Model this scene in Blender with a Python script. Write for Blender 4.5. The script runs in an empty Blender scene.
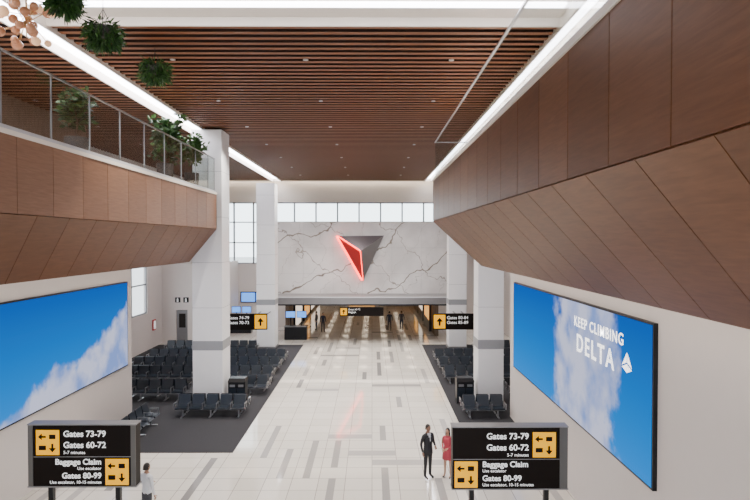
import bpy, bmesh, math, random
from mathutils import Vector, Matrix
random.seed(7)
scene = bpy.context.scene
COL = scene.collection

# ------------------------------------------------------------------ materials
def new_mat(name):
    m = bpy.data.materials.new(name); m.use_nodes = True
    nt = m.node_tree
    return m, nt, nt.nodes, nt.links, nt.nodes["Principled BSDF"]

def M(name, col, rough=0.5, metal=0.0, emit=None, estr=0.0, var=0.06, vscale=3.0, spec=0.5):
    m, nt, N, L, b = new_mat(name)
    b.inputs["Roughness"].default_value = rough
    b.inputs["Metallic"].default_value = metal
    b.inputs["Specular IOR Level"].default_value = spec
    if emit:
        b.inputs["Base Color"].default_value = (*col, 1)
        b.inputs["Emission Color"].default_value = (*emit, 1)
        b.inputs["Emission Strength"].default_value = estr
        return m
    tc = N.new("ShaderNodeTexCoord"); no = N.new("ShaderNodeTexNoise")
    no.inputs["Scale"].default_value = vscale; no.inputs["Detail"].default_value = 3
    L.new(tc.outputs["Object"], no.inputs["Vector"])
    mx = N.new("ShaderNodeMix"); mx.data_type = 'RGBA'
    mx.inputs["A"].default_value = (*[c*(1-var) for c in col], 1)
    mx.inputs["B"].default_value = (*[min(1, c*(1+var)) for c in col], 1)
    L.new(no.outputs["Fac"], mx.inputs["Factor"])
    L.new(mx.outputs["Result"], b.inputs["Base Color"])
    return m

def wood(name, c1, c2, scale=(1, 1, 12), rough=0.42):
    m, nt, N, L, b = new_mat(name)
    tc = N.new("ShaderNodeTexCoord"); mp = N.new("ShaderNodeMapping")
    mp.inputs["Scale"].default_value = scale
    no = N.new("ShaderNodeTexNoise"); no.inputs["Scale"].default_value = 2.0
    no.inputs["Detail"].default_value = 6; no.inputs["Distortion"].default_value = 0.6
    cr = N.new("ShaderNodeValToRGB")
    cr.color_ramp.elements[0].position = 0.3; cr.color_ramp.elements[0].color = (*c1, 1)
    cr.color_ramp.elements[1].position = 0.75; cr.color_ramp.elements[1].color = (*c2, 1)
    L.new(tc.outputs["Object"], mp.inputs["Vector"]); L.new(mp.outputs[0], no.inputs["Vector"])
    L.new(no.outputs["Fac"], cr.inputs["Fac"]); L.new(cr.outputs[0], b.inputs["Base Color"])
    b.inputs["Roughness"].default_value = rough
    b.inputs["Specular IOR Level"].default_value = 0.28
    return m

def glass_mat(name, tint=(0.95, 0.975, 0.97)):
    m = bpy.data.materials.new(name); m.use_nodes = True
    nt = m.node_tree; N = nt.nodes; L = nt.links; N.clear()
    o = N.new("ShaderNodeOutputMaterial"); t = N.new("ShaderNodeBsdfTransparent")
    t.inputs[0].default_value = (*tint, 1)
    g = N.new("ShaderNodeBsdfGlossy"); g.inputs["Roughness"].default_value = 0.02
    f = N.new("ShaderNodeFresnel"); f.inputs[0].default_value = 1.3
    k = N.new("ShaderNodeMath"); k.operation = 'MULTIPLY'; k.inputs[1].default_value = 0.45
    L.new(f.outputs[0], k.inputs[0])
    mx = N.new("ShaderNodeMixShader")
    L.new(k.outputs[0], mx.inputs[0]); L.new(t.outputs[0], mx.inputs[1]); L.new(g.outputs[0], mx.inputs[2])
    L.new(mx.outputs[0], o.inputs[0])
    return m

WHITE = M("white_paint", (0.74, 0.68, 0.64), 0.55, var=0.02)
COLW = M("column_white", (0.88, 0.88, 0.90), 0.4, var=0.02)
COLG = M("column_band_grey", (0.30, 0.31, 0.33), 0.35)
CREAM = M("cream_paint", (0.84, 0.77, 0.68), 0.5, var=0.02)
DARK = M("dark_void", (0.010, 0.006, 0.005), 0.8)
BLACK = M("black_satin", (0.008, 0.008, 0.010), 0.35, spec=.3)
SIGNB = M("sign_face_black", (0.007, 0.004, 0.003), 0.45, spec=0.12)
SIGNTXT = M("sign_text_white", (0.8, 0.8, 0.8), 0.5, emit=(1, 1, 1), estr=0.6)
YEL = M("sign_yellow", (0.9, 0.45, 0.0), 0.5, emit=(1.0, 0.42, 0.0), estr=0.6, spec=.2)
METAL = M("brushed_metal", (0.55, 0.55, 0.57), 0.3, metal=1.0)
SILV = M("silver_cladding", (0.60, 0.60, 0.62), 0.35, metal=.3)
CANO = M("canopy_cladding", (0.22, 0.215, 0.22), 0.35, metal=.4)
MGREY = M("metal_grey", (0.28, 0.28, 0.29), 0.4, metal=0.6)
SIDEG = M("sign_return_grey", (0.10, 0.095, 0.09), 0.5)
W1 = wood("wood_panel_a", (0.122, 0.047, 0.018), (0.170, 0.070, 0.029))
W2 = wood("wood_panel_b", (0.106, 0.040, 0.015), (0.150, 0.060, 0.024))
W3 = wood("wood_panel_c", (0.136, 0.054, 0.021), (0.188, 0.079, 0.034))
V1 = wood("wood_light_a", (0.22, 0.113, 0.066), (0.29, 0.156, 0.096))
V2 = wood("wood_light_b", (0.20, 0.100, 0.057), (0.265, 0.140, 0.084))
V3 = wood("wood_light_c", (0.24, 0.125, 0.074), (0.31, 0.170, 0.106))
SLAT = wood("wood_slat", (0.185, 0.062, 0.018), (0.26, 0.093, 0.030), (1.5, 14, 14), 0.5)
SLATD = M("wood_slat_side_shade", (0.030, 0.009, 0.004), 0.7)  # slat sides coloured dark to paint in the shade of the gaps
UWALL = wood("upper_wall_wood", (0.20, 0.13, 0.09), (0.30, 0.21, 0.15), (1, 8, 1), 0.4)
GLASS = glass_mat("clear_glass")
COVE = M("cove_light", (1, 1, 1), 0.5, emit=(0.91, 0.90, 1.0), estr=15)
COVEW = M("cove_light_warm", (1, 1, 1), 0.5, emit=(1.0, 0.86, 0.72), estr=10)
CORL = M("corridor_panel_light", (1, 1, 1), 0.5, emit=(1.0, 0.82, 0.62), estr=6)
CARPET = M("carpet_charcoal", (0.024, 0.024, 0.029), 0.95, var=0.35, vscale=40)
SEAT = M("seat_black_leather", (0.014, 0.020, 0.030), 0.30)
LEAF = M("leaf_green", (0.045, 0.12, 0.02), 0.55, var=0.4, vscale=6)
LEAF2 = M("leaf_dark_green", (0.022, 0.06, 0.014), 0.55, var=0.4, vscale=6)
BARK = M("bark", (0.08, 0.05, 0.03), 0.9, var=0.3, vscale=15)
POT = M("pot_dark_bronze", (0.06, 0.05, 0.045), 0.5)
CONC = M("apron_concrete", (0.45, 0.45, 0.44), 0.9, vscale=0.2)

# ------------------------------------------------------------------ mesh builder
class MB:
    def __init__(s): s.v = []; s.f = []; s.mi = []; s.mats = []
    def mat(s, m):
        if m not in s.mats: s.mats.append(m)
        return s.mats.index(m)
    def poly(s, pts, m):
        n = len(s.v); s.v += [tuple(p) for p in pts]; s.f.append(list(range(n, n+len(pts)))); s.mi.append(s.mat(m))
    def hexa(s, p, m):
        n = len(s.v); s.v += [tuple(q) for q in p]; k = s.mat(m)
        for f in ((0,3,2,1),(4,5,6,7),(0,1,5,4),(1,2,6,5),(2,3,7,6),(3,0,4,7)):
            s.f.append([n+i for i in f]); s.mi.append(k)
    def box(s, x0, x1, y0, y1, z0, z1, m):
        s.hexa([(x0,y0,z0),(x1,y0,z0),(x1,y1,z0),(x0,y1,z0),(x0,y0,z1),(x1,y0,z1),(x1,y1,z1),(x0,y1,z1)], m)
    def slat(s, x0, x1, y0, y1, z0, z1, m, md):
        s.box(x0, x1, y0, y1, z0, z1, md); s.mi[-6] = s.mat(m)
    def rings(s, rings, m, cap=True):
        n = len(s.v); k = s.mat(m); c = len(rings[0])
        for r in rings: s.v += [tuple(p) for p in r]
        for i in range(len(rings)-1):
            for j in range(c):
                a = n+i*c+j; b = n+i*c+(j+1) % c
                s.f.append([a, b, b+c, a+c]); s.mi.append(k)
        if cap:
            s.f.append([n+j for j in range(c)][::-1]); s.mi.append(k)
            e = n+(len(rings)-1)*c
            s.f.append([e+j for j in range(c)]); s.mi.append(k)
    def lathe(s, x, y, prof, m, seg=20, cap=True):
        s.rings([[(x+r*math.cos(2*math.pi*j/seg), y+r*math.sin(2*math.pi*j/seg), z) for j in range(seg)] for r, z in prof], m, cap)
    def tube(s, a, b, ra, rb, m, seg=8):
        a = Vector(a); b = Vector(b); d = (b-a).normalized()
        u = d.cross(Vector((0,0,1)) if abs(d.z) < 0.9 else Vector((1,0,0))).normalized(); w = d.cross(u)
        s.rings([[c+u*(r*math.cos(2*math.pi*j/seg))+w*(r*math.sin(2*math.pi*j/seg)) for j in range(seg)] for c, r in ((a,ra),(b,rb))], m)
    def sphere(s, c, r, m, sx=1, sy=1, sz=1, seg=16, rg=10):
        R = []
        for i in range(rg+1):
            t = math.pi*(0.02+0.96*i/rg)
            R.append([(c[0]+sx*r*math.sin(t)*math.cos(2*math.pi*j/seg), c[1]+sy*r*math.sin(t)*math.sin(2*math.pi*j/seg), c[2]-sz*r*math.cos(t)) for j in range(seg)])
        s.rings(R, m)
    def build(s, name, parent=None, bevel=0, smooth=False, recalc=True):
        me = bpy.data.meshes.new(name); me.from_pydata(s.v, [], s.f)
        for m in s.mats: me.materials.append(m)
        for p, k in zip(me.polygons, s.mi):
            p.material_index = k; p.use_smooth = smooth
        if recalc:
            bm = bmesh.new(); bm.from_mesh(me); bmesh.ops.recalc_face_normals(bm, faces=bm.faces); bm.to_mesh(me); bm.free()
        me.update()
        o = bpy.data.objects.new(name, me); COL.objects.link(o)
        if parent: o.parent = parent
        if bevel:
            md = o.modifiers.new("bevel", 'BEVEL'); md.width = bevel; md.segments = 2; md.limit_method = 'ANGLE'
        return o

def empty(name, loc=(0,0,0), rz=0):
    e = bpy.data.objects.new(name, None); COL.objects.link(e); e.location = loc; e.rotation_euler = (0,0,rz)
    return e

def text(s, size, origin, xd, yd, mat, parent, name="label", align='LEFT', ext=0.004, bold=0.0, space=1.0):
    cu = bpy.data.curves.new(name, 'FONT'); cu.body = s; cu.size = size; cu.align_x = align; cu.extrude = ext
    cu.offset = bold; cu.space_character = space
    t = bpy.data.objects.new(name+"_tmp", cu); COL.objects.link(t)
    dg = bpy.context.evaluated_depsgraph_get()
    me = bpy.data.meshes.new_from_object(t.evaluated_get(dg))
    bpy.data.objects.remove(t)
    xd = Vector(xd); yd = Vector(yd); zd = xd.cross(yd)
    mt = Matrix((xd, yd, zd)).transposed().to_4x4(); mt.translation = Vector(origin)
    me.transform(mt); me.materials.clear(); me.materials.append(mat)
    o = bpy.data.objects.new(name, me); COL.objects.link(o); o.parent = parent
    return o

# ------------------------------------------------------------------ key dimensions (metres, camera above origin at 8.1)
CEIL = 13.6
XL, XR = -11.0, 6.35           # lower side walls
YE = 25.0                      # end of lower side walls
RXL, RXR = -16.5, 11.5         # recessed gate area walls
FAR = 52.0

# ------------------------------------------------------------------ floor
def floor_mat():
    m, nt, N, L, b = new_mat("terrazzo_tile")
    tc = N.new("ShaderNodeTexCoord"); br = N.new("ShaderNodeTexBrick")
    br.offset = 0.0
    br.inputs["Scale"].default_value = 1.0
    br.inputs["Brick Width"].default_value = 0.9
    br.inputs["Row Height"].default_value = 0.9
    br.inputs["Mortar Size"].default_value = 0.011
    br.inputs["Mortar Smooth"].default_value = 0.1
    br.inputs["Color1"].default_value = (0.80, 0.755, 0.68, 1)
    br.inputs["Color2"].default_value = (0.72, 0.68, 0.61, 1)
    br.inputs["Mortar"].default_value = (0.33, 0.30, 0.27, 1)
    L.new(tc.outputs["Object"], br.inputs["Vector"])
    no = N.new("ShaderNodeTexNoise"); no.inputs["Scale"].default_value = 60; no.inputs["Detail"].default_value = 2
    L.new(tc.outputs["Object"], no.inputs["Vector"])
    mx = N.new("ShaderNodeMix"); mx.data_type = 'RGBA'; mx.blend_type = 'MULTIPLY'; mx.inputs["Factor"].default_value = 0.1
    L.new(br.outputs["Color"], mx.inputs["A"]); L.new(no.outputs["Color"], mx.inputs["B"])
    L.new(mx.outputs["Result"], b.inputs["Base Color"])
    b.inputs["Roughness"].default_value = 0.07
    b.inputs["Specular IOR Level"].default_value = 0.9
    return m
FLOOR = floor_mat()
I1 = M("terrazzo_inlay_grey", (0.36, 0.345, 0.33), 0.08, var=0.1, vscale=50, spec=.8)
I2 = M("terrazzo_inlay_mid", (0.46, 0.44, 0.42), 0.08, var=0.1, vscale=50, spec=.8)
I3 = M("terrazzo_inlay_dark", (0.27, 0.26, 0.255), 0.08, var=0.1, vscale=50, spec=.8)
fl = MB()
fl.box(-17, 12, -6, 90, -0.3, 0, FLOOR)
spans = []
def inlay(x0, y0, wd, l, m):
    if (x0 < -5.0 or x0+wd > 3.8) and y0+l > 21.0 and y0 < 43.5: return
    for a in spans:
        if x0 < a[0]+a[2]+.1 and a[0] < x0+wd+.1 and y0 < a[1]+a[3]+.2 and a[1] < y0+l+.2: return
    spans.append((x0, y0, wd, l))
    fl.poly([(x0,y0,0.002),(x0+wd,y0,0.002),(x0+wd,y0+l,0.002),(x0,y0+l,0.002)], m)
for _ in range(170):
    mm = random.choice((I1, I2, I3, I1))
    if random.random() < 0.78:
        inlay(random.randint(-12, 6)*0.9+.325, random.randint(13, 60)*0.9, .25, random.choice((1.8, 2.7, 3.6)), mm)
    else:
        inlay(random.randint(-12, 5)*0.9, random.randint(13, 60)*0.9+.2, random.choice((1.8, 2.7)), .5, random.choice((I1, I2)))
fl.build("floor", recalc=False)

cp = MB()
for side, x0, x1 in (('L', RXL+.02, -5.3), ('R', 3.85, RXR-.02)):
    a = XL+.02 if side == 'L' else x0; b = x1 if side == 'L' else XR-.02
    cp.box(a, b, 21.2, YE+.62, 0.0, 0.012, CARPET)
    cp.box(x0, x1, YE+.62, 43.2, 0.0, 0.012, CARPET)
cp.build("carpet")
MB_ = MB(); MB_.box(-150, 150, -60, 300, -1.2, -1.0, CONC); MB_.build("apron_ground")

# ------------------------------------------------------------------ walls
w = MB(); w.box(XL-.6, XL, -6, YE+.6, 0, 7.0, WHITE); w.box(RXL, XL-.6, YE, YE+.6, 0, 7.0, WHITE); w.build("wall_left")
w = MB(); w.box(XR, XR+.6, -6, YE+.6, 0, 6.95, WHITE); w.box(XR+.6, RXR, YE, YE+.6, 0, 6.95, WHITE); w.build("wall_right")
w = MB()
w.box(RXL-.3, RXL, YE, FAR, 0, 2.7, WHITE); w.box(RXL-.3, RXL, YE, FAR, 6.9, CEIL, WHITE)
for y0, y1 in ((YE, 31), (41.2, FAR)): w.box(RXL-.3, RXL, y0, y1, 2.7, 6.9, WHITE)
w.build("wall_gate_left")
w = MB()
for y in (31, 33.5, 36, 38.6, 41.1): w.box(RXL-.2, RXL-.08, y, y+.12, 2.7, 6.9, MGREY)
for z in (2.7, 4.8, 6.8): w.box(RXL-.2, RXL-.08, 31, 41.2, z, z+.1, MGREY)
w.build("window_1")
w = MB(); w.box(RXR, RXR+.3, YE, FAR, 0, CEIL, WHITE); w.build("wall_gate_right")
w = MB()
w.box(RXL, -15.4, 44, 44.3, 0, 6.2, WHITE); w.box(-14.5, -12.4, 44, 44.3, 0, 6.2, WHITE); w.box(-15.4, -14.5, 44, 44.3, 2.6, 6.2, WHITE)
w.box(-12.7, -12.4, 44.3, FAR, 0, 6.2, WHITE)
w.box(-15.45, -14.45, 44.3, 44.5, 0, 2.6, DARK)
w.build("wall_gate_back")
w = MB(); w.box(-15.38, -14.52, 44.12, 44.2, 0.01, 2.55, MGREY); w.box(-15.2, -14.7, 44.09, 44.12, 1.2, 2.3, DARK); w.build("door_1")
w = MB()
WZ0, WZ1 = 9.7, 11.6
w.box(-17, 12, FAR, FAR+.4, WZ1, CEIL+.2, CREAM)
w.box(-9.2, -7.0, FAR, FAR+.4, 0, WZ0, WHITE); w.box(5.3, 12, FAR, FAR+.4, 0, WZ0, WHITE)
w.box(-7.0, 5.3, FAR, FAR+.4, 3.3, WZ0, WHITE)
w.box(-17, -9.2, FAR, FAR+.4, 0, 5.9, WHITE); w.box(-17, -14.6, FAR, FAR+.4, 5.9, WZ1, WHITE)
w.build("wall_far")
w = MB()
x = -14.6
while x < 12:
    zb = WZ0 if x > -9.3 else 5.9
    w.box(x-.07, x+.07, FAR+.05, FAR+.2, zb, WZ1, MGREY); x += 2.0 if x > -9.3 else 1.8
for z in (WZ0, WZ1-.12): w.box(-9.2, 12, FAR+.05, FAR+.2, z, z+.12, MGREY)
for z in (5.9, 7.8, 9.7, WZ1-.12): w.box(-14.6, -9.2, FAR+.05, FAR+.2, z, z+.1, MGREY)
w.box(-14.6, 12, FAR+.22, FAR+.24, 5.9, WZ1, GLASS)
w.build("window_2")
w = MB(); w.box(-17, 12, -6.4, -6, 0, 2, WHITE); w.box(-17, 12, -6.4, -6, 12.5, CEIL+.2, WHITE); w.build("wall_back")
w = MB()
for i in range(11): xx = -17+2.9*i; w.box(xx-.08, xx+.08, -6.25, -6.1, 2, 12.5, MGREY)
w.box(-17, 12, -6.25, -6.1, 7, 7.15, MGREY); w.build("window_3")
w = MB(); w.box(-14.0, -13.7, -6, YE+2, 10.3, CEIL, UWALL); w.build("wall_upper_left")
w = MB(); w.box(9.0, 9.3, -6, YE, 10.7, CEIL, CREAM); w.build("wall_upper_right")

# ------------------------------------------------------------------ ceiling
TX0, TX1 = -9.1, -8.2          # left cove trough
c = MB()
c.box(-17, 12, -6.4, FAR+.4, CEIL+.25, CEIL+.45, DARK)
zones = ((TX1, 4.75, 14.3, 51.4), (-16.4, TX0, -6, 51.4), (5.45, 11.9, -6, 51.4), (TX1, 4.75, -6, 12.5))
for x0, x1, y0, y1 in zones:
    y = y0+.05
    while y < y1-.22:
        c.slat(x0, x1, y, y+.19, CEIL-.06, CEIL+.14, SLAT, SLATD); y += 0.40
for x0, x1 in ((TX0, TX1), (4.75, 5.45)):
    c.box(x0, x0+.06, -6, 51.4, CEIL-.16, CEIL+.24, CREAM); c.box(x1-.06, x1, -6, 51.4, CEIL-.16, CEIL+.24, CREAM)
    c.box(x0, x1, -6, 51.4, CEIL+.16, CEIL+.24, CREAM)
c.box(TX1, 4.75, 12.5, 14.3, CEIL+.12, CEIL+.24, CREAM)
c.box(TX1, 4.75, 12.5, 12.56, CEIL-.1, CEIL+.2, CREAM); c.box(TX1, 4.75, 14.24, 14.3, CEIL-.1, CEIL+.2, CREAM)
c.box(-16.4, 11.9, 51.4, 51.6, CEIL-.1, CEIL+.2, CREAM)
c.build("ceiling")
s = MB()
s.box(TX0+.10, TX1-.10, -5.5, 51.2, CEIL+.09, CEIL+.155, COVE)
s.box(4.92, 5.28, -5.5, 51.2, CEIL+.09, CEIL+.155, COVE)
s.box(TX1+.1, 4.6, 13.3, 13.5, CEIL+.06, CEIL+.115, COVE)
s.box(-16, 11.5, 51.62, 51.72, CEIL-.02, CEIL+.03, COVEW)  # added glowing strip, put in to brighten the cream header above the far windows
s.build("cove_light_strip")

d = MB(); pts = []
for xx in (-6.0, -2.0, 2.4):
    for yy in (17, 22, 27, 32, 37, 42, 47):
        pts.append((xx, yy)); d.lathe(xx, yy, [(0.08, CEIL-.08), (0.08, CEIL-.05)], METAL, 16)
dl = d.build("ceiling_downlights")
for i, (xx, yy) in enumerate(pts):
    ld = bpy.data.lights.new("spot", 'SPOT'); ld.energy = 1700; ld.spot_size = math.radians(110); ld.spot_blend = 0.8
    ld.shadow_soft_size = 0.05; ld.color = (1.0, 0.93, 0.85)
    lo = bpy.data.objects.new("spot_%d" % i, ld); lo.location = (xx, yy, CEIL-.16); COL.objects.link(lo); lo.parent = dl

# ------------------------------------------------------------------ balconies
def balcony(name, sgn, xf, zt, zc, xb, zb, yend, xwall, skew, mats_f, mats_s, ph):
    root = empty(name)
    g = MB(); p = 1.35; gap = 0.018
    y = -3.0; edges = []
    while y < yend-0.3: edges.append(y); y += p
    edges.append(yend)
    bk = 0.06*sgn
    for a, b in zip(edges[:-1], edges[1:]):
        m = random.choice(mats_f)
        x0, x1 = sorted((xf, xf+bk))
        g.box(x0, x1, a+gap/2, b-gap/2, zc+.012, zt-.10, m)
    t = Vector((xb-xf, 0, zb-zc)); n = Vector((-(zb-zc), 0, xb-xf)).normalized()
    if n.x*sgn < 0: n = -n
    n *= 0.06
    n = Vector((n.x, 0, abs(n.z)))
    y = -5.0; ys = []
    while y < yend+0.01: ys.append(y); y += p
    for a, b in zip(ys, ys[1:]+[yend+5]):
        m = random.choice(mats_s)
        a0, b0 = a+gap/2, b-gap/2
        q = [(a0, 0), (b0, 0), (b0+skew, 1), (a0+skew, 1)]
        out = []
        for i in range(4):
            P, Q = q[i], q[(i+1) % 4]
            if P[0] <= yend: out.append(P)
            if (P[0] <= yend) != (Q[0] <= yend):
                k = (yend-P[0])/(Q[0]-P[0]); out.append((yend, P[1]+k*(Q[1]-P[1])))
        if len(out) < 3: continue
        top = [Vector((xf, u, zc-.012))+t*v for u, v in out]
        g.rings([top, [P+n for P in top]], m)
    g.build("wood_panels", root)
    s = MB(); xi = xf+bk
    prof = [(xi, zt-.12), (xi, zc), (xb+bk*.6, zb+.05), (xb+bk, zb), (xwall, zb), (xwall, zt-.12)]
    s.rings([[(X, Y, Z) for X, Z in prof] for Y in (-3.0, yend-.01)], DARK)
    s.poly([(X, yend+.002, Z) for X, Z in prof], mats_s[0])
    x0, x1 = sorted((xf-.03*sgn, xwall)); s.box(x0, x1, -3, yend, zt-.10, zt, CREAM)
    s.build("slab", root)
    r = MB(); gx = xf+.09*sgn; H = 1.6; y = -2.9
    while y < yend-.2:
        y2 = min(y+ph, yend-.05); r.box(gx-.006, gx+.006, y, y2-.02, zt+.03, zt+H, GLASS)
        if sgn < 0: r.box(gx-.012, gx+.012, y2-.02, y2+.012, zt, zt+H, MGREY)
        y += ph
    r.box(gx-.025, gx+.025, -2.9, yend, zt+H, zt+H+.04, METAL)
    r.box(gx-.04, gx+.04, -2.9, yend, zt, zt+.10, SILV)
    a, b = sorted((gx, gx+1.6*sgn)); r.box(a, b, yend-.05, yend-.038, zt+.03, zt+H, GLASS); r.box(a, b, yend-.07, yend-.02, zt+H, zt+H+.04, METAL)
    r.build("glass_balustrade", root)
    return root
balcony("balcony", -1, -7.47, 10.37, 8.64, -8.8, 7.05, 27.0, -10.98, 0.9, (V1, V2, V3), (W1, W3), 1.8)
balcony("balcony", 1, 2.72, 10.82, 8.94, 4.9, 6.95, 25.0, 8.98, 0.9, (W1, W2, W3), (W1, W2, W3), 3.0)
s = MB(); s.box(-9.6, -9.4, 2, 26.8, 6.99, 7.04, COVEW); s.box(5.45, 5.6, 2, 24.8, 6.89, 6.94, COVEW); s.build("soffit_cove_light")

# ------------------------------------------------------------------ columns
def column(x, y, wd, top, b0, b1):
    g = MB(); h = wd/2
    g.box(x-h, x+h, y-h, y+h, 0.012, b0, COLW); g.box(x-h-.02, x+h+.02, y-h-.02, y+h+.02, b0, b1, COLG); g.box(x-h, x+h, y-h, y+h, b1, top, COLW)
    g.box(x-h-.03, x+h+.03, y-h-.03, y+h+.03, 0.012, .2, MGREY)
    for z in (4.8, 7.0, 9.2, 11.4):
        if z < top: g.box(x-h-.003, x+h+.003, y-h-.003, y+h+.003, z, z+.02, COLG)
    g.build("structural_column", bevel=0.02)
column(-7.98, 27.85, 1.45, CEIL-.17, 2.75, 3.2)
column(5.84, 28.0, 1.25, 9.0, 2.75, 3.2)
column(-7.85, 42.0, 1.35, 12.3, 3.3, 3.7)
column(6.35, 42.0, 1.3, 12.3, 3.3, 3.7)

# ------------------------------------------------------------------ marble feature wall
def marble():
    m, nt, N, L, b = new_mat("white_marble")
    tc = N.new("ShaderNodeTexCoord")
    base = N.new("ShaderNodeTexNoise"); base.inputs["Scale"].default_value = 0.35; base.inputs["Detail"].default_value = 5
    L.new(tc.outputs["Object"], base.inputs["Vector"])
    b0 = N.new("ShaderNodeValToRGB"); b0.color_ramp.elements[0].color = (0.60, 0.575, 0.56, 1); b0.color_ramp.elements[1].color = (0.82, 0.79, 0.77, 1)
    b0.color_ramp.elements[0].position = .35; b0.color_ramp.elements[1].position = .6
    L.new(base.outputs["Fac"], b0.inputs[0]); prev = b0.outputs[0]
    for ang, sc, dist, wd, colr, st in ((28, 0.085, 5.0, 0.005, (0.15, 0.11, 0.07, 1), .95), (-38, 0.11, 6.5, 0.003, (0.24, 0.19, 0.15, 1), .85), (62, 0.15, 8.0, 0.0018, (0.35, 0.31, 0.28, 1), .7)):
        mp = N.new("ShaderNodeMapping"); mp.inputs["Rotation"].default_value = (0, math.radians(ang), 0); mp.inputs["Location"].default_value = (ang*.1, 0, sc*7)
        L.new(tc.outputs["Object"], mp.inputs[0])
        wv = N.new("ShaderNodeTexWave"); wv.wave_type = 'BANDS'; wv.bands_direction = 'Z'
        wv.inputs["Scale"].default_value = sc; wv.inputs["Distortion"].default_value = dist; wv.inputs["Detail"].default_value = 4
        wv.inputs["Detail Scale"].default_value = 2.2; wv.inputs["Detail Roughness"].default_value = .6
        L.new(mp.outputs[0], wv.inputs["Vector"])
        mr = N.new("ShaderNodeMapRange"); mr.inputs["From Min"].default_value = 0; mr.inputs["From Max"].default_value = wd
        mr.inputs["To Min"].default_value = st; mr.inputs["To Max"].default_value = 0
        L.new(wv.outputs["Fac"], mr.inputs[0])
        mx = N.new("ShaderNodeMix"); mx.data_type = 'RGBA'; mx.inputs["B"].default_value = colr
        L.new(mr.outputs[0], mx.inputs["Factor"]); L.new(prev, mx.inputs["A"]); prev = mx.outputs["Result"]
    L.new(prev, b.inputs["Base Color"]); b.inputs["Roughness"].default_value = 0.25
    return m
MAR = marble()
g = MB()
mx0, mx1, mz0, mz1 = -8.2, 6.6, 3.1, 9.62
g.box(mx0, mx1, 47.1, 47.5, mz0, mz1, COLG)
nx, nz = 6, 3
for i in range(nx):
    for j in range(nz):
        a = mx0+(mx1-mx0)*i/nx; b = mx0+(mx1-mx0)*(i+1)/nx; cz = mz0+(mz1-mz0)*j/nz; dz = mz0+(mz1-mz0)*(j+1)/nz
        g.box(a+.005, b-.005, 47.0, 47.11, cz+.005, dz-.005, MAR)
g.build("wall_marble_feature")
g = MB()
g.box(-8.2, 6.3, 43.6, 47.0, 3.05, 3.6, CANO); g.box(-8.25, 6.35, 43.5, 43.6, 3.0, 3.68, CANO)
g.box(-8.25, 6.35, 43.47, 43.5, 3.0, 3.1, BLACK); g.box(-8.25, 6.35, 43.47, 43.5, 3.6, 3.68, SILV); g.box(-8.1, 6.2, 43.7, 46.9, 3.02, 3.05, BLACK)
g.box(-7.6, 5.6, 43.9, 44.0, 2.99, 3.02, COVEW)
g.build("entrance_canopy")

# corridor beyond
CW = M("corridor_wall", (0.14, 0.09, 0.055), 0.6)
g = MB()
g.box(-7.3, -7.0, 47.1, 88, 0, 3.3, CW); g.box(5.3, 5.6, 47.1, 88, 0, 3.3, CW); g.build("wall_corridor")
g = MB(); g.box(-7.3, 5.6, 88, 88.3, 0, 3.3, CW); g.build("wall_corridor_end")
g = MB(); g.box(-7.3, 5.6, 47.1, 88, 3.1, 3.3, CW)
for yy in range(49, 88, 4):
    for xx in (-5.4, -3.1, -.8, 1.4, 3.6): g.box(xx-.35, xx+.35, yy, yy+.35, 3.07, 3.1, CORL)
g.build("ceiling_corridor")
SHOP = M("shopfront_glow", (0.5, .3, .1), 0.5, emit=(1, 0.45, 0.10), estr=1.2)
SHOP2 = M("shopfront_glow_white", (0.5, .5, .5), 0.5, emit=(1, 0.85, 0.7), estr=1.3)
g = MB()
g.box(-3.6, 0.4, 87.6, 87.7, 1.6, 2.8, SHOP); g.box(-3.6, .4, 87.6, 87.7, 0.1, 1.4, BLACK)
for xx in (-3.7, -1.7, 0.4): g.box(xx, xx+.1, 87.55, 87.75, 0, 2.9, BLACK)
g.build("shopfront_display")
g = MB()
for yy in (49.5, 56, 62, 68):
    g.box(-6.95, -6.8, yy, yy+5, .3, 2.5, SHOP2 if yy != 56 else SHOP); g.box(-6.97, -6.75, yy-.1, yy, 0, 2.7, BLACK); g.box(-6.97, -6.75, yy+5, yy+5.1, 0, 2.7, BLACK); g.box(-6.97, -6.75, yy, yy+5, 0, .3, BLACK)
g.build("concession_storefront")
g = MB()
for yy in (49.5, 56, 62):
    g.box(5.1, 5.25, yy, yy+5, .9, 2.5, SHOP if yy != 56 else SHOP2); g.box(5.05, 5.27, yy-.1, yy, 0, 2.7, BLACK); g.box(5.05, 5.27, yy+5, yy+5.1, 0, 2.7, BLACK); g.box(5.05, 5.27, yy, yy+5, 0, .9, BLACK)
g.build("concession_storefront")

# ------------------------------------------------------------------ logo sculpture on marble
RED = M("red_neon", (0.8, 0.02, 0.01), 0.4, emit=(1.0, 0.025, 0.012), estr=16)
REDM = M("logo_red_facet", (0.30, 0.02, 0.02), 0.3, emit=(1.0, .02, .015), estr=.10)
SIL = M("logo_silver_facet", (0.26, 0.25, 0.25), 0.3, metal=.7); SIL2 = M("logo_dark_facet", (0.08, 0.07, 0.08), 0.3, metal=.7)
TL = Vector((-2.85, 46.7, 8.42)); TR = Vector((1.0, 46.7, 8.47)); BT = Vector((-0.75, 46.7, 4.75)); AP = Vector((-0.95, 45.9, 7.2))
g = MB()
g.poly([TL, AP, TR], SIL2); g.poly([TR, AP, BT], SIL); g.poly([TL, BT, AP], REDM)
back = [P+Vector((0, .3, 0)) for P in (TL, TR, BT)]
g.poly([back[0], back[1], back[2]], SIL2)
for a, b in ((TL, TR), (TR, BT), (BT, TL)): g.poly([a, b, b+Vector((0, .3, 0)), a+Vector((0, .3, 0))], SIL2)
off = Vector((0, -.06, 0))
g.tube(TL+Vector((-.10, .12, 0)), BT+Vector((-.10, .12, 0)), .055, .045, RED)
g.tube(TL+off, AP+off, .04, .04, RED); g.tube(AP+off, BT+off, .02, .02, RED)
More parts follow.
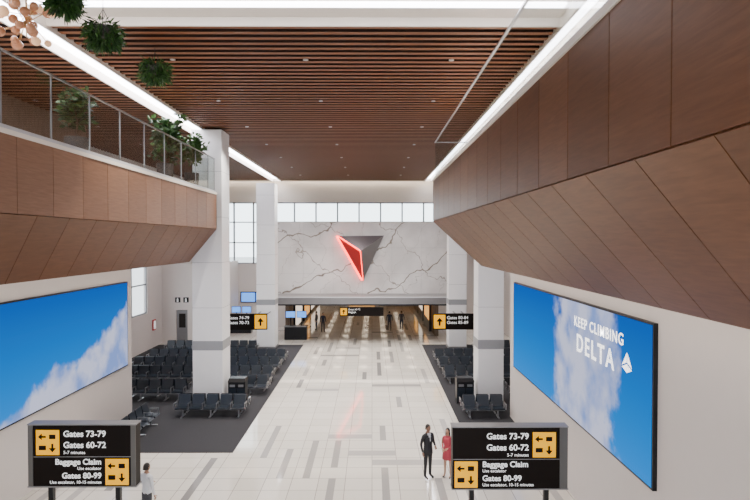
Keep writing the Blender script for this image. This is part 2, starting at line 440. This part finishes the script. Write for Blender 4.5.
g.build("wall_logo_sculpture")

# ------------------------------------------------------------------ video walls
def screen_mat(name, y0, y1, z0, z1, kind):
    m = bpy.data.materials.new(name); m.use_nodes = True
    nt = m.node_tree; N = nt.nodes; L = nt.links; N.clear()
    def math_(op, a, b=None):
        n = N.new("ShaderNodeMath"); n.operation = op
        for i, v in enumerate((a, b)):
            if v is None: continue
            if isinstance(v, (int, float)): n.inputs[i].default_value = v
            else: L.new(v, n.inputs[i])
        return n.outputs[0]
    tc = N.new("ShaderNodeTexCoord"); sp = N.new("ShaderNodeSeparateXYZ"); L.new(tc.outputs["Object"], sp.inputs[0])
    u = math_('DIVIDE', math_('SUBTRACT', sp.outputs[1], y0), y1-y0)
    v = math_('DIVIDE', math_('SUBTRACT', sp.outputs[2], z0), z1-z0)
    no = N.new("ShaderNodeTexNoise"); no.inputs["Scale"].default_value = 0.6; no.inputs["Detail"].default_value = 8; no.inputs["Roughness"].default_value = .55
    L.new(tc.outputs["Object"], no.inputs["Vector"])
    nn = math_('MULTIPLY', math_('SUBTRACT', no.outputs["Fac"], 0.5), 0.9)
    if kind == 'L':
        d = math_('SUBTRACT', math_('ADD', math_('MULTIPLY', u, 0.90), -0.22), v)
    else:
        d = math_('SUBTRACT', math_('MULTIPLY', math_('SUBTRACT', 0.24, math_('ABSOLUTE', math_('SUBTRACT', u, 0.34))), 2.4), math_('MULTIPLY', v, 0.15))
    d = math_('ADD', d, nn)
    mr = N.new("ShaderNodeMapRange"); mr.interpolation_type = 'SMOOTHSTEP'
    mr.inputs["From Min"].default_value = -0.03; mr.inputs["From Max"].default_value = 0.12; L.new(d, mr.inputs[0])
    sky = N.new("ShaderNodeValToRGB"); sky.color_ramp.elements[0].color = (0.005, 0.27, 0.85, 1); sky.color_ramp.elements[1].color = (0.0, 0.10, 0.52, 1)
    L.new(v, sky.inputs[0])
    n2 = N.new("ShaderNodeTexNoise"); n2.inputs["Scale"].default_value = 0.8; n2.inputs["Detail"].default_value = 5; L.new(tc.outputs["Object"], n2.inputs["Vector"])
    cl = N.new("ShaderNodeValToRGB"); cl.color_ramp.elements[0].position = .35; cl.color_ramp.elements[0].color = (0.24, 0.36, 0.78, 1)
    cl.color_ramp.elements[1].position = .58; cl.color_ramp.elements[1].color = (0.66, 0.69, 0.92, 1); L.new(n2.outputs["Fac"], cl.inputs[0])
    mx = N.new("ShaderNodeMix"); mx.data_type = 'RGBA'
    L.new(mr.outputs[0], mx.inputs["Factor"]); L.new(sky.outputs[0], mx.inputs["A"]); L.new(cl.outputs[0], mx.inputs["B"])
    e = N.new("ShaderNodeEmission"); e.inputs[1].default_value = 1.1; L.new(mx.outputs["Result"], e.inputs[0])
    o = N.new("ShaderNodeOutputMaterial"); L.new(e.outputs[0], o.inputs[0])
    return m
SZ0, SZ1 = 2.55, 6.2
def vscreen(sgn, xw, y0, y1, kind):
    root = empty("video_wall_screen")
    x0, x1 = sorted((xw, xw-sgn*.10)); g = MB(); g.box(x0, x1, y0-.05, y1+.05, SZ0-.05, SZ1+.05, BLACK); g.build("bezel", root)
    xs = xw-sgn*.105; g = MB()
    g.poly([(xs, y0, SZ0), (xs, y1, SZ0), (xs, y1, SZ1), (xs, y0, SZ1)], screen_mat("screen_"+kind, y0, y1, SZ0, SZ1, kind))
    g.build("display_surface", root, recalc=False)
    return root
vscreen(-1, XL, 12.7, 24.95, 'L')
rs = vscreen(1, XR, 12.4, 24.6, 'R')
TXT = M("screen_text_white", (1, 1, 1), .5, emit=(1, 1, 1), estr=1.8)
xx = XR-.115
text("KEEP CLIMBING", 0.42, (xx, 17.2, 5.48), (0,-1,0), (0,0,1), TXT, rs, "slogan", space=1.18, bold=.006)
text("DELTA", 0.74, (xx, 17.0, 4.74), (0,-1,0), (0,0,1), TXT, rs, "airline_wordmark", bold=.014, space=1.28)
g = MB()
ey, ez, k = 13.62, 4.80, .55
g.poly([(xx, ey+.5*k, ez+.35*k), (xx, ey, ez+1.0*k), (xx, ey, ez+.55*k)], TXT); g.poly([(xx, ey-.02, ez+1.0*k), (xx, ey-.5*k, ez+.35*k), (xx, ey-.02, ez+.55*k)], TXT)
g.poly([(xx, ey+.5*k, ez+.28*k), (xx, ey, ez+.48*k), (xx, ey-.5*k, ez+.28*k), (xx, ey, ez+.08*k)], TXT)
g.build("emblem", rs, recalc=False)

# ------------------------------------------------------------------ wayfinding signs
XD, YD = (1, 0, 0), (0, 0, 1)
def arrow(g, cx, cz, s, ang, y, m):
    ca, sa = math.cos(ang), math.sin(ang)
    def P(u, v): return (cx+s*(u*ca-v*sa), y, cz+s*(u*sa+v*ca))
    g.poly([P(-.12,-.5), P(.12,-.5), P(.12,.05), P(-.12,.05)], m)
    g.poly([P(-.42,0), P(.42,0), P(0,.5)], m)
def icon_box(g, x0, x1, z0, z1, y):
    g.box(x0, x1, y-.012, y, z0, z1, YEL)
    yy = y-.015; mx_ = (x0+x1)/2; h = z1-z0
    arrow(g, mx_-.14, z1-h*.27, .20, math.radians(90), yy, SIGNB)
    g.box(mx_+.04, mx_+.2, yy, y-.012, z1-h*.36, z1-h*.18, SIGNB)
    g.box(mx_-.22, mx_-.04, yy, y-.012, z0+h*.2, z0+h*.38, SIGNB); arrow(g, mx_+.12, z0+h*.28, .22, math.radians(180), yy, SIGNB)
def big_sign(x0, x1, y, z0, z1, flip):
    root = empty("wayfinding_sign")
    g = MB(); zm = z0+(z1-z0)*.48
    g.box(x0, x1, y, y+.28, z0, z1, SIGNB)
    g.box(x0-.02, x1+.02, y-.02, y+.3, z1, z1+.03, MGREY); g.box(x0-.02, x1+.02, y-.02, y+.3, z0-.03, z0, MGREY)
    g.box(x0+.02, x1-.02, y-.004, y, zm-.008, zm+.008, MGREY)
    g.box(x1-(.2 if flip else .12), x1, y-.02, y, z0, z1, SIDEG)
    if not flip: g.box(x0, x0+.12, y-.02, y, z0, z1, SIDEG)
    for xx in (x0+.5, x1-.5): g.box(xx-.06, xx+.06, y+.08, y+.2, 0, z0, BLACK); g.box(xx-.25, xx+.25, y-.1, y+.4, 0, .03, BLACK)
    bw = .58
    if flip:
        icon_box(g, x1-.88, x1-.3, zm+.05, z1-.12, y-.002); icon_box(g, x0+.05, x0+.05+bw, z0+.03, zm-.05, y-.002)
        tx = x1-.98; bx = x0+.75; al = 'RIGHT'; bl = 'LEFT'
    else:
        icon_box(g, x0+.2, x0+.78, zm+.05, z1-.12, y-.002); icon_box(g, x1-.76, x1-.76+bw, z0+.03, zm-.05, y-.002)
        tx = x0+.88; bx = x1-.86; al = 'LEFT'; bl = 'RIGHT'
    g.build("cabinet", root, recalc=True)
    yt = y-.01
    text("Gates 73-79", .215, (tx, yt, z1-.29), XD, YD, SIGNTXT, root, "text_line_1", al, bold=.004)
    text("Gates 60-72", .215, (tx, yt, zm+.23), XD, YD, SIGNTXT, root, "text_line_2", al, bold=.004)
    text("5-7 minutes", .115, (tx, yt, zm+.075), XD, YD, SIGNTXT, root, "text_line_3", al)
    text("Baggage Claim", .20, (bx, yt, zm-.19), XD, YD, SIGNTXT, root, "text_line_4", bl, bold=.004)
    text("Use escalator", .11, (bx, yt, zm-.325), XD, YD, SIGNTXT, root, "text_line_5", bl)
    text("Gates 80-99", .20, (bx, yt, z0+.20), XD, YD, SIGNTXT, root, "text_line_6", bl, bold=.004)
    text("Use escalator, 10-15 minutes", .11, (bx, yt, z0+.065), XD, YD, SIGNTXT, root, "text_line_7", bl)
big_sign(-8.62, -5.93, 14, 1.92, 3.46, False)
big_sign(2.03, 4.93, 14, 1.83, 3.38, True)

def gate_sign(x0, x1, y, z0, z1, yl, lines, arms):
    root = empty("gate_sign"); g = MB(); g.box(x0, x1, y, y+.22, z0, z1, SIGNB)
    bw = (z1-z0)*.72
    a = x0+.04 if yl else x1-.04-bw
    g.box(a, a+bw, y-.012, y, z0+.08, z1-.08, YEL); arrow(g, a+bw/2, (z0+z1)/2, bw*.7, math.radians(0), y-.015, SIGNB)
    for p, q in arms: g.tube(p, q, .04, .04, MGREY)
    g.build("cabinet", root)
    tx = a+bw+.1 if yl else x0+.12
    h = (z1-z0)
    for i, s_ in enumerate(lines): text(s_, h*.27, (tx, y-.008, z1-h*(.34+.3*i)), XD, YD, SIGNTXT, root, "text_%d" % i)
gate_sign(-10.0, -7.2, 38.3, 1.95, 3.05, False, ["Gates 74-79", "Gates 70-73"], [((-7.5, 38.5, 2.8), (-7.5, 41.3, 2.8)), ((-8.2, 38.5, 2.8), (-8.2, 41.3, 2.8))])
gate_sign(4.2, 7.0, 38.3, 1.95, 3.05, True, ["Gates 80-84", "Gates 85-89"], [((6.0, 38.5, 2.8), (6.0, 41.33, 2.8)), ((6.6, 38.5, 2.8), (6.6, 41.33, 2.8))])
gate_sign(-2.5, 0.9, 43.7, 2.15, 2.85, True, ["Gates 60-72", "Baggage"], [((-2.0, 43.8, 2.82), (-2.0, 43.8, 3.0)), ((.4, 43.8, 2.82), (.4, 43.8, 3.0))])

# ------------------------------------------------------------------ seats
def seat_row(n):
    g = MB(); p = .64; L_ = n*p
    prof = [(.0,.44), (.06,.465), (.25,.43), (.42,.42), (.48,.48), (.53,.66), (.60,.93), (.64,.94), (.60,.72), (.55,.46), (.47,.36), (.25,.37), (.03,.39)]
    for i in range(n):
        x0 = i*p+.05; x1 = (i+1)*p-.05
        g.rings([[(x, y, z) for y, z in prof] for x in (x0, x1)], SEAT)
        g.box(x0+.04, x1-.04, .04, .44, .455, .475, SEAT)
    for i in range(n+1):
        x = i*p
        g.box(x-.022, x+.022, .08, .50, .62, .655, METAL); g.box(x-.015, x+.015, .08, .12, .40, .62, METAL); g.box(x-.015, x+.015, .46, .50, .38, .62, METAL)
    g.box(0, L_, .27, .35, .30, .37, METAL)
    xs = [.32+i*p for i in range(0, n, 2)]
    if n > 2 and (n % 2 == 0): xs.append(L_-.32)
    for x in xs:
        g.box(x-.03, x+.03, .28, .34, .03, .31, METAL); g.box(x-.035, x+.035, .02, .62, .0, .035, METAL)
    return g
cache = {}
def put_row(n, x, y, face=-1, rz=None):
    if n not in cache:
        o = seat_row(n).build("airport_seat_row"); cache[n] = o.data
    else:
        o = bpy.data.objects.new("airport_seat_row", cache[n]); COL.objects.link(o)
    if rz is not None: o.rotation_euler = (0, 0, rz); o.location = (x, y, .012); return
    if face == -1: o.location = (x, y, .012)
    else: o.rotation_euler = (0, 0, math.pi); o.location = (x+n*.64, y, .012)
put_row(5, -9.0, 25.3); put_row(5, -9.0, 26.7, 1)
put_row(5, -9.35, 21.5, rz=math.radians(90))
put_row(8, -14.6, 28.0); put_row(8, -14.6, 29.4, 1); put_row(2, -6.75, 29.0); put_row(2, -6.75, 30.4, 1)
for yy in (31.3, 33.7, 36.1):
    put_row(14, -14.6, yy); put_row(14, -14.6, yy+1.4, 1)
put_row(10, -14.6, 39.2); put_row(10, -14.6, 40.6, 1)
put_row(3, 4.15, 25.1); put_row(3, 4.15, 26.5, 1)
for yy in (31.3, 33.7, 36.1):
    put_row(10, 4.1, yy); put_row(10, 4.1, yy+1.4, 1)
put_row(6, 7.0, 28.0); put_row(6, 7.0, 29.4, 1)
put_row(5, 7.3, 39.2); put_row(5, 7.3, 40.6, 1)

def bin_(x, y):
    g = MB()
    g.box(x-.42, x+.42, y-.3, y+.3, .05, 1.12, BLACK); g.box(x-.38, x+.38, y-.26, y+.26, .012, .05, MGREY)
    g.hexa([(x-.44,y-.32,1.12),(x+.44,y-.32,1.12),(x+.44,y+.32,1.12),(x-.44,y+.32,1.12),(x-.40,y-.2,1.28),(x+.40,y-.2,1.28),(x+.40,y+.3,1.28),(x-.40,y+.3,1.28)], BLACK)
    for dx in (-.21, .21):
        g.box(x+dx-.13, x+dx+.13, y-.31, y-.3, .88, 1.0, MGREY); g.box(x+dx-.19, x+dx+.19, y-.306, y-.3, .1, .82, SEAT)
    g.build("waste_bin", bevel=.012)
bin_(-6.65, 27.7); bin_(4.6, 27.7)

BLUE = M("monitor_blue", (.1,.3,.8), .4, emit=(.08,.3,.9), estr=1.6)
def counter(x, y):
    g = MB()
    g.box(x-.9, x+.9, y, y+.7, .012, 1.05, BLACK); g.box(x-.95, x+.95, y-.05, y+.75, 1.05, 1.1, MGREY)
    g.box(x-.9, x+.9, y-.01, y, .012, .12, BLACK)
    for dx in (-.45, .45):
        g.box(x+dx-.04, x+dx+.04, y+.4, y+.48, 1.1, 1.75, BLACK); g.box(x+dx-.4, x+dx+.4, y+.36, y+.42, 1.75, 2.3, BLACK); g.box(x+dx-.37, x+dx+.37, y+.35, y+.36, 1.78, 2.27, BLUE)
    g.build("gate_counter")
counter(-11.4, 48.5)
counter(-6.2, 45.3)
g = MB(); g.box(-12.2, -9.4, 51.9, 51.99, 2.3, 3.3, BLACK); g.box(-12.1, -10.85, 51.88, 51.9, 2.38, 3.22, BLUE); g.box(-10.75, -9.5, 51.88, 51.9, 2.38, 3.22, BLUE); g.build("flight_information_display")
g = MB(); g.box(-16.49, -16.40, 42.0, 42.5, 1.3, 2.1, M("red_cabinet", (.5,.02,.02), .4)); g.box(-16.40, -16.39, 42.08, 42.42, 1.4, 2.0, SIGNTXT); g.build("fire_extinguisher_cabinet")
g = MB()
for xx_ in (-15.25, -14.6):
    g.box(xx_-.2, xx_+.2, 43.93, 43.99, 3.2, 3.6, BLACK)
    g.box(xx_-.06, xx_+.06, 43.92, 43.93, 3.24, 3.46, SIGNTXT); g.box(xx_-.035, xx_+.035, 43.92, 43.93, 3.48, 3.55, SIGNTXT)
g.build("restroom_sign")

# ------------------------------------------------------------------ plants
def leaf(g, p, d, L_, wd, m):
    d = d.normalized(); s = d.cross(Vector((random.uniform(-1,1), random.uniform(-1,1), random.uniform(-1,1)))).normalized()*wd
    g.poly([p, p+d*L_*.5+s, p+d*L_, p+d*L_*.5-s], m)
def tree(x, y, z, H, R, ph, m, n=420):
    g = MB()
    g.lathe(x, y, [(.22, z), (.30, z+ph*.3), (.33, z+ph), (.28, z+ph), (.27, z+ph-.06)], POT, 20)
    g.tube((x, y, z+ph-.1), (x+.05, y, z+H*.62), .035, .022, BARK)
    c0 = Vector((x+.05, y, z+H*.62))
    ends = []
    for i in range(18):
        a = random.uniform(0, 6.28); r = random.uniform(.3, .9)*R; e = Vector((x+r*math.cos(a), y+r*math.sin(a), z+random.uniform(.45, .97)*H))
        g.tube(c0+Vector((0, 0, random.uniform(-.3, .1))), e, .014, .005, BARK, 5); ends.append(e)
    for i in range(n):
        e = random.choice(ends); k = random.uniform(.35, 1.05); p = c0.lerp(e, k)+Vector([random.gauss(0, .08) for _ in range(3)])
        leaf(g, p, Vector((random.uniform(-1,1), random.uniform(-1,1), random.uniform(-.6,.8))), random.uniform(.18,.30), .065, m if random.random() < .7 else LEAF)
    g.build("potted_tree", recalc=False)
tree(-8.35, 22.7, 10.372, 2.75, .78, .8, LEAF2, 1200)
tree(-8.15, 25.4, 10.372, 2.7, .68, .75, LEAF, 700)
tree(-8.9, 24.2, 10.372, 2.3, .6, .7, LEAF2, 520)
tree(-8.6, 16.4, 10.372, 2.2, .5, .7, LEAF2, 400)
def hang(x, y, z, R):
    g = MB()
    g.lathe(x, y, [(.08, z-.12), (.2, z-.04), (.24, z+.1), (.2, z+.1)], POT, 16)
    for a in (0, 2.1, 4.2): g.tube((x+.2*math.cos(a), y+.2*math.sin(a), z+.1), (x, y, z+.5), .006, .006, BLACK, 4)
    g.tube((x, y, z+.5), (x, y, CEIL-.06), .008, .008, BLACK, 4)
    for i in range(1000):
        a = random.uniform(0, 6.28); r = random.uniform(.1, 1)*R; dz = random.uniform(-R*1.0, R*.5)*(1-.3*r/R)
        p = Vector((x+r*math.cos(a)*.8, y+r*math.sin(a)*.8, z+.05+dz))
        leaf(g, p, Vector((math.cos(a)*.6, math.sin(a)*.6, random.uniform(-1.6, .4))), random.uniform(.12, .26), .022, LEAF2 if random.random() < .5 else LEAF)
    g.build("hanging_plant", recalc=False)
hang(-6.15, 16.0, 12.92, .46); hang(-5.85, 12.3, 12.62, .42); hang(-6.2, 11.4, 12.95, .34)

GLOBE = M("globe_blush_glass", (0.50, 0.22, 0.11), 0.12, emit=(1, .5, .3), estr=.05)
GLOBE2 = M("globe_amber_lit", (0.7, 0.4, 0.2), 0.12, emit=(1, .6, .35), estr=.5)
BRASS = M("brass", (0.6, 0.38, 0.15), 0.3, metal=1)
g = MB(); cx, cy, cz = -7.45, 12.2, 12.78
g.tube((cx, cy, CEIL-.06), (cx, cy, cz), .02, .02, BRASS); g.lathe(cx, cy, [(.14, CEIL-.10), (.14, CEIL-.06)], BRASS)
for i in range(28):
    a = i*2.4; r = .15+.42*random.random(); zz = cz+random.uniform(-.42, .42)
    p = (cx+r*math.cos(a), cy+r*math.sin(a), zz); g.tube((cx, cy, cz+random.uniform(-.05,.2)), p, .009, .009, BRASS, 5)
    g.sphere(p, random.uniform(.075, .12), GLOBE2 if i % 4 == 0 else GLOBE)
g.tube((cx, cy, cz), (cx, cy, cz-.3), .02, .01, BRASS)
g.build("globe_chandelier", smooth=True)

# ------------------------------------------------------------------ people
SKIN = M("skin", (0.42, 0.24, 0.16), .5); SKIN2 = M("skin_dark", (0.22, .11, .07), .5)
HAIR = M("hair_dark", (0.018, 0.012, 0.01), .5); SUIT = M("suit_dark", (0.012, 0.012, 0.015), .7); SHIRT = M("shirt_white", (0.7, 0.7, 0.72), .7)
DRESS = M("dress_coral", (0.42, 0.045, 0.07), .7); SHOE = M("shoe_black", (.01,.01,.01), .3); GREYC = M("trousers_grey", (.05,.05,.06), .8)
TEAL = M("jacket_navy", (.02,.03,.06), .8); EYE = M("eye_white", (.7,.7,.7), .3); LIP = M("lips", (.35,.09,.08), .5)
def skin_obj(name, V, E, R, parent, roots, sub=2):
    me = bpy.data.meshes.new(name); me.from_pydata(V, E, []); o = bpy.data.objects.new(name, me); COL.objects.link(o)
    md = o.modifiers.new("skin", 'SKIN'); md.use_smooth_shade = True
    if not me.skin_vertices:
        bm = bmesh.new(); bm.from_mesh(me); bm.verts.layers.skin.verify(); bm.to_mesh(me); bm.free()
    sv = me.skin_vertices[0].data
    for i, r in enumerate(R):
        sv[i].radius = r if isinstance(r, tuple) else (r, r); sv[i].use_root = i in roots
    sb = o.modifiers.new("sub", 'SUBSURF'); sb.levels = sub; sb.render_levels = sub
    bpy.context.view_layer.update()
    dg = bpy.context.evaluated_depsgraph_get(); nm = bpy.data.meshes.new_from_object(o.evaluated_get(dg))
    bpy.data.objects.remove(o)
    n = bpy.data.objects.new(name, nm); COL.objects.link(n); n.parent = parent
    for p in nm.polygons: p.use_smooth = True
    return n
def person(loc, rz, H=1.76, female=False, armL=None, armR=None, top=SUIT, legs=SUIT, skin=SKIN, stride=0, dress=None, hairlen=0, name="standing_man"):
    root = empty(name, loc, rz); k = H/1.76; root.scale = (k, k, k)
    f = .88 if female else 1.0
    sh = .185*f; hp = .092
    aL = armL or [(.245, 0.02, 1.17), (.25, -.05, .92)]
    aR = armR or [(-.245, 0.02, 1.17), (-.25, -.05, .92)]
    V = [(0,0,.96), (0,-.005,1.10), (0,-.01,1.28), (0,0,1.42), (0,.012,1.50), (0,0,1.58),
         (sh,0.005,1.43), aL[0], aL[1], (-sh,0.005,1.43), aR[0], aR[1],
         (hp,0,.90), (.10,-stride*.5,.50), (.11,-stride+.02,.09), (.125,-stride-.15,.035),
         (-hp,0,.90), (-.10,stride*.35,.50), (-.11,stride+.02,.09), (-.125,stride-.15,.035)]
    E = [(0,1),(1,2),(2,3),(3,4),(4,5),(3,6),(6,7),(7,8),(3,9),(9,10),(10,11),(0,12),(12,13),(13,14),(14,15),(0,16),(16,17),(17,18),(18,19)]
    lg = .052 if female else .060; an = .032 if female else .042
    R = [(.155*f+.01*female,.11), (.135*f,.10), (.165*f,.115), (.12*f,.085), (.06*f,.06*f), (.052*f,.055*f),
         .062*f,.046*f,.030*f,.062*f,.046*f,.030*f, .088,lg,an,(.042,.03),.088,lg,an,(.042,.03)]
    b = skin_obj("body", V, E, R, root, {0}); me = b.data
    mats = [top, legs, skin, SHOE, SHIRT]
    for m in mats: me.materials.append(m)
    for p in me.polygons:
        c = p.center; mi = 0
        if c.z < .085 or (c.z < .10 and not female): mi = 3
        elif c.z > 1.50: mi = 2
        elif c.z < .97 and abs(c.x) < .21: mi = 1
        if top is SUIT and c.z > 1.15 and c.z <= 1.5 and abs(c.x) < .055*(c.z-1.1)/.3 and c.y < -.04: mi = 4
        if female and c.z < .9 and abs(c.x) < .2: mi = 2 if c.z > .07 else 3
        if female and dress and abs(c.x) > .19: mi = 2
        p.material_index = mi
    for s_, (el, wr) in (("left", aL), ("right", aR)):
        el = Vector(el); wr = Vector(wr); d = (wr-el).normalized(); sd = 1 if s_ == "left" else -1
        side = Vector((0, -1, 0)); side = (side-d*side.dot(d)).normalized() if abs(d.y) < .8 else Vector((-sd, 0, 0))
        nrm = d.cross(side)*(-sd)
        V = [wr-d*.01, wr+d*.04, wr+d*.085]; E = [(0,1),(1,2)]; R = [(.028,.02), (.036,.017), (.038,.015)]; roots = {0}
        for i, (o_, l_) in enumerate(((-.03,.062),(-.01,.075),(.01,.08),(.03,.07))):
            b0 = len(V); st = wr+d*.08+side*o_
            V += [st, st+d*l_*.45-nrm*.006, st+d*l_*.75-nrm*.022, st+d*l_*.9-nrm*.038]; E += [(b0,b0+1),(b0+1,b0+2),(b0+2,b0+3)]; R += [.0095,.009,.0085,.007]; roots.add(b0)
        b0 = len(V); st = wr+d*.03+side*.03; V += [st, st+side*.03+d*.025, st+side*.035+d*.055]; E += [(b0,b0+1),(b0+1,b0+2)]; R += [.013,.0105,.009]; roots.add(b0)
        h = skin_obj("hand_"+s_, V, E, R, root, roots, 1); h.data.materials.append(skin)
    g = MB(); seg, rg = 20, 16; c0 = (0, -.012, 1.655); rings = []
    for i in range(rg+1):
        t = math.pi*(.02+.96*i/rg); ring = []
        zz = -math.cos(t)
        for j in range(seg):
            a = 2*math.pi*j/seg; r = math.sin(t); x = r*math.cos(a)*.073; y = r*math.sin(a)*.092
            if zz < 0: x *= 1+.28*zz; y = y*(1+.18*zz)-(.012*(-zz))
            if y < -.05 and abs(x) < .014 and -.35 < zz < .12: y -= .020*(1-abs(zz+.15)/.3)
            ring.append((c0[0]+x, c0[1]+y, c0[2]+zz*.115))
        rings.append(ring)
    g.rings(rings, skin)
    for sx in (-1, 1):
        g.sphere((sx*.028, -.088, 1.662), .011, EYE, sy=.6, seg=8, rg=6); g.sphere((sx*.028, -.094, 1.662), .006, HAIR, sy=.5, seg=8, rg=6)
        g.sphere((sx*.075, .0, 1.655), .022, skin, sx=.4, sy=.7, sz=1.3, seg=8, rg=6)
    g.sphere((0, -.098, 1.60), .018, LIP, sy=.35, sz=.35, seg=10, rg=6)
    g.build("head", root, smooth=True)
    g = MB(); rings = []
    for i in range(13):
        t = math.pi*(.02+.5*i/12); ring = []
        for j in range(20):
            a = 2*math.pi*j/20; front = max(0, -math.sin(a)); tt = t*(1-.38*front)
            ring.append((math.sin(tt)*math.cos(a)*.082, .004+math.sin(tt)*math.sin(a)*.097, 1.668+math.cos(tt)*.118))
        rings.append(ring)
    dn = hairlen if hairlen else .05
    for kk in (.5, 1.0):
        ring = []
        for j in range(20):
            a = 2*math.pi*j/20; front = max(0, -math.sin(a)-.05); last = rings[12][j]
            ring.append((last[0]*(1+.08*kk*(hairlen > 0)), last[1]*(1+.05*kk)+.01*kk*(hairlen > 0), last[2]-dn*kk*max(0, 1-front*3)))
        rings.append(ring)
    g.rings(rings, HAIR, cap=False); g.build("hair", root, smooth=True)
    if dress:
        g = MB(); prof = [(.200,.150,.66), (.195,.148,.78), (.182,.142,.88), (.165,.125,.98), (.130,.105,1.12), (.15,.122,1.26), (.155,.11,1.36), (.11,.085,1.44)]
        g.rings([[(a*math.cos(2*math.pi*j/24), b*math.sin(2*math.pi*j/24)-.004, z) for j in range(24)] for a, b, z in prof], dress, cap=False)
        o = g.build("dress", root, smooth=True); md = o.modifiers.new("solid", 'SOLIDIFY'); md.thickness = .008
    elif top is SUIT:
        g = MB(); prof = [(.178,.128,.82), (.172,.124,.95), (.155,.116,1.10), (.172,.126,1.26), (.165,.112,1.38)]
        g.rings([[(a*math.cos(2*math.pi*(j+.5)/24-math.pi/2), b*math.sin(2*math.pi*(j+.5)/24-math.pi/2)-.004, z) for j in range(24)] for a, b, z in prof], top, cap=False)
        keep = [(f_, m_) for f_, m_ in zip(g.f, g.mi) if not all(abs(g.v[i][0]) < .055 and g.v[i][1] < -.05 and g.v[i][2] > 1.05 for i in f_)]
        g.f = [a for a, _ in keep]; g.mi = [b_ for _, b_ in keep]
        o = g.build("jacket", root, smooth=True); md = o.modifiers.new("solid", 'SOLIDIFY'); md.thickness = .01
    return root
person((1.9, 18.9, 0.005), math.radians(35), 1.82, armL=[(.26, .03, 1.18), (.14, -.20, 1.10)], armR=[(-.27, .03, 1.17), (-.27, -.05, .92)], skin=SKIN2, name="standing_man")
person((2.58, 18.95, 0.005), math.radians(-30), 1.68, female=True, dress=DRESS, top=DRESS, legs=DRESS, hairlen=.26,
       armL=[(.215, .03, 1.18), (.10, -.20, 1.12)], armR=[(-.215, .03, 1.18), (-.10, -.20, 1.08)], name="standing_woman")
person((-6.35, 15.7, 0.005), math.radians(150), 1.80, top=SHIRT, legs=GREYC, armL=[(.25, .0, 1.18), (.16, -.22, 1.15)], name="standing_man")
person((1.55, 49.6, 0.005), math.radians(180), 1.76, stride=.22, top=TEAL, legs=GREYC, name="walking_man")
person((2.65, 50.2, 0.005), math.radians(180), 1.72, stride=.2, top=GREYC, legs=TEAL, name="walking_man")
person((-4.3, 49.0, 0.005), math.radians(20), 1.72, stride=.05, top=TEAL, legs=GREYC, name="standing_man")
person((-5.0, 50.3, 0.005), math.radians(-60), 1.66, stride=.05, top=GREYC, legs=TEAL, name="standing_man")

# ------------------------------------------------------------------ world + camera
wd = bpy.data.worlds.new("World"); scene.world = wd; wd.use_nodes = True
bg = wd.node_tree.nodes["Background"]; bg.inputs[0].default_value = (0.86, 0.93, 1.0, 1); bg.inputs[1].default_value = 5.5
cam = bpy.data.cameras.new("camera"); cam.sensor_width = 36; cam.lens = 26.88; cam.clip_end = 500
co = bpy.data.objects.new("camera", cam); COL.objects.link(co)
co.location = (0, 0, 8.1); co.rotation_euler = (math.radians(90-1.023), 0, math.radians(-0.307))
scene.camera = co
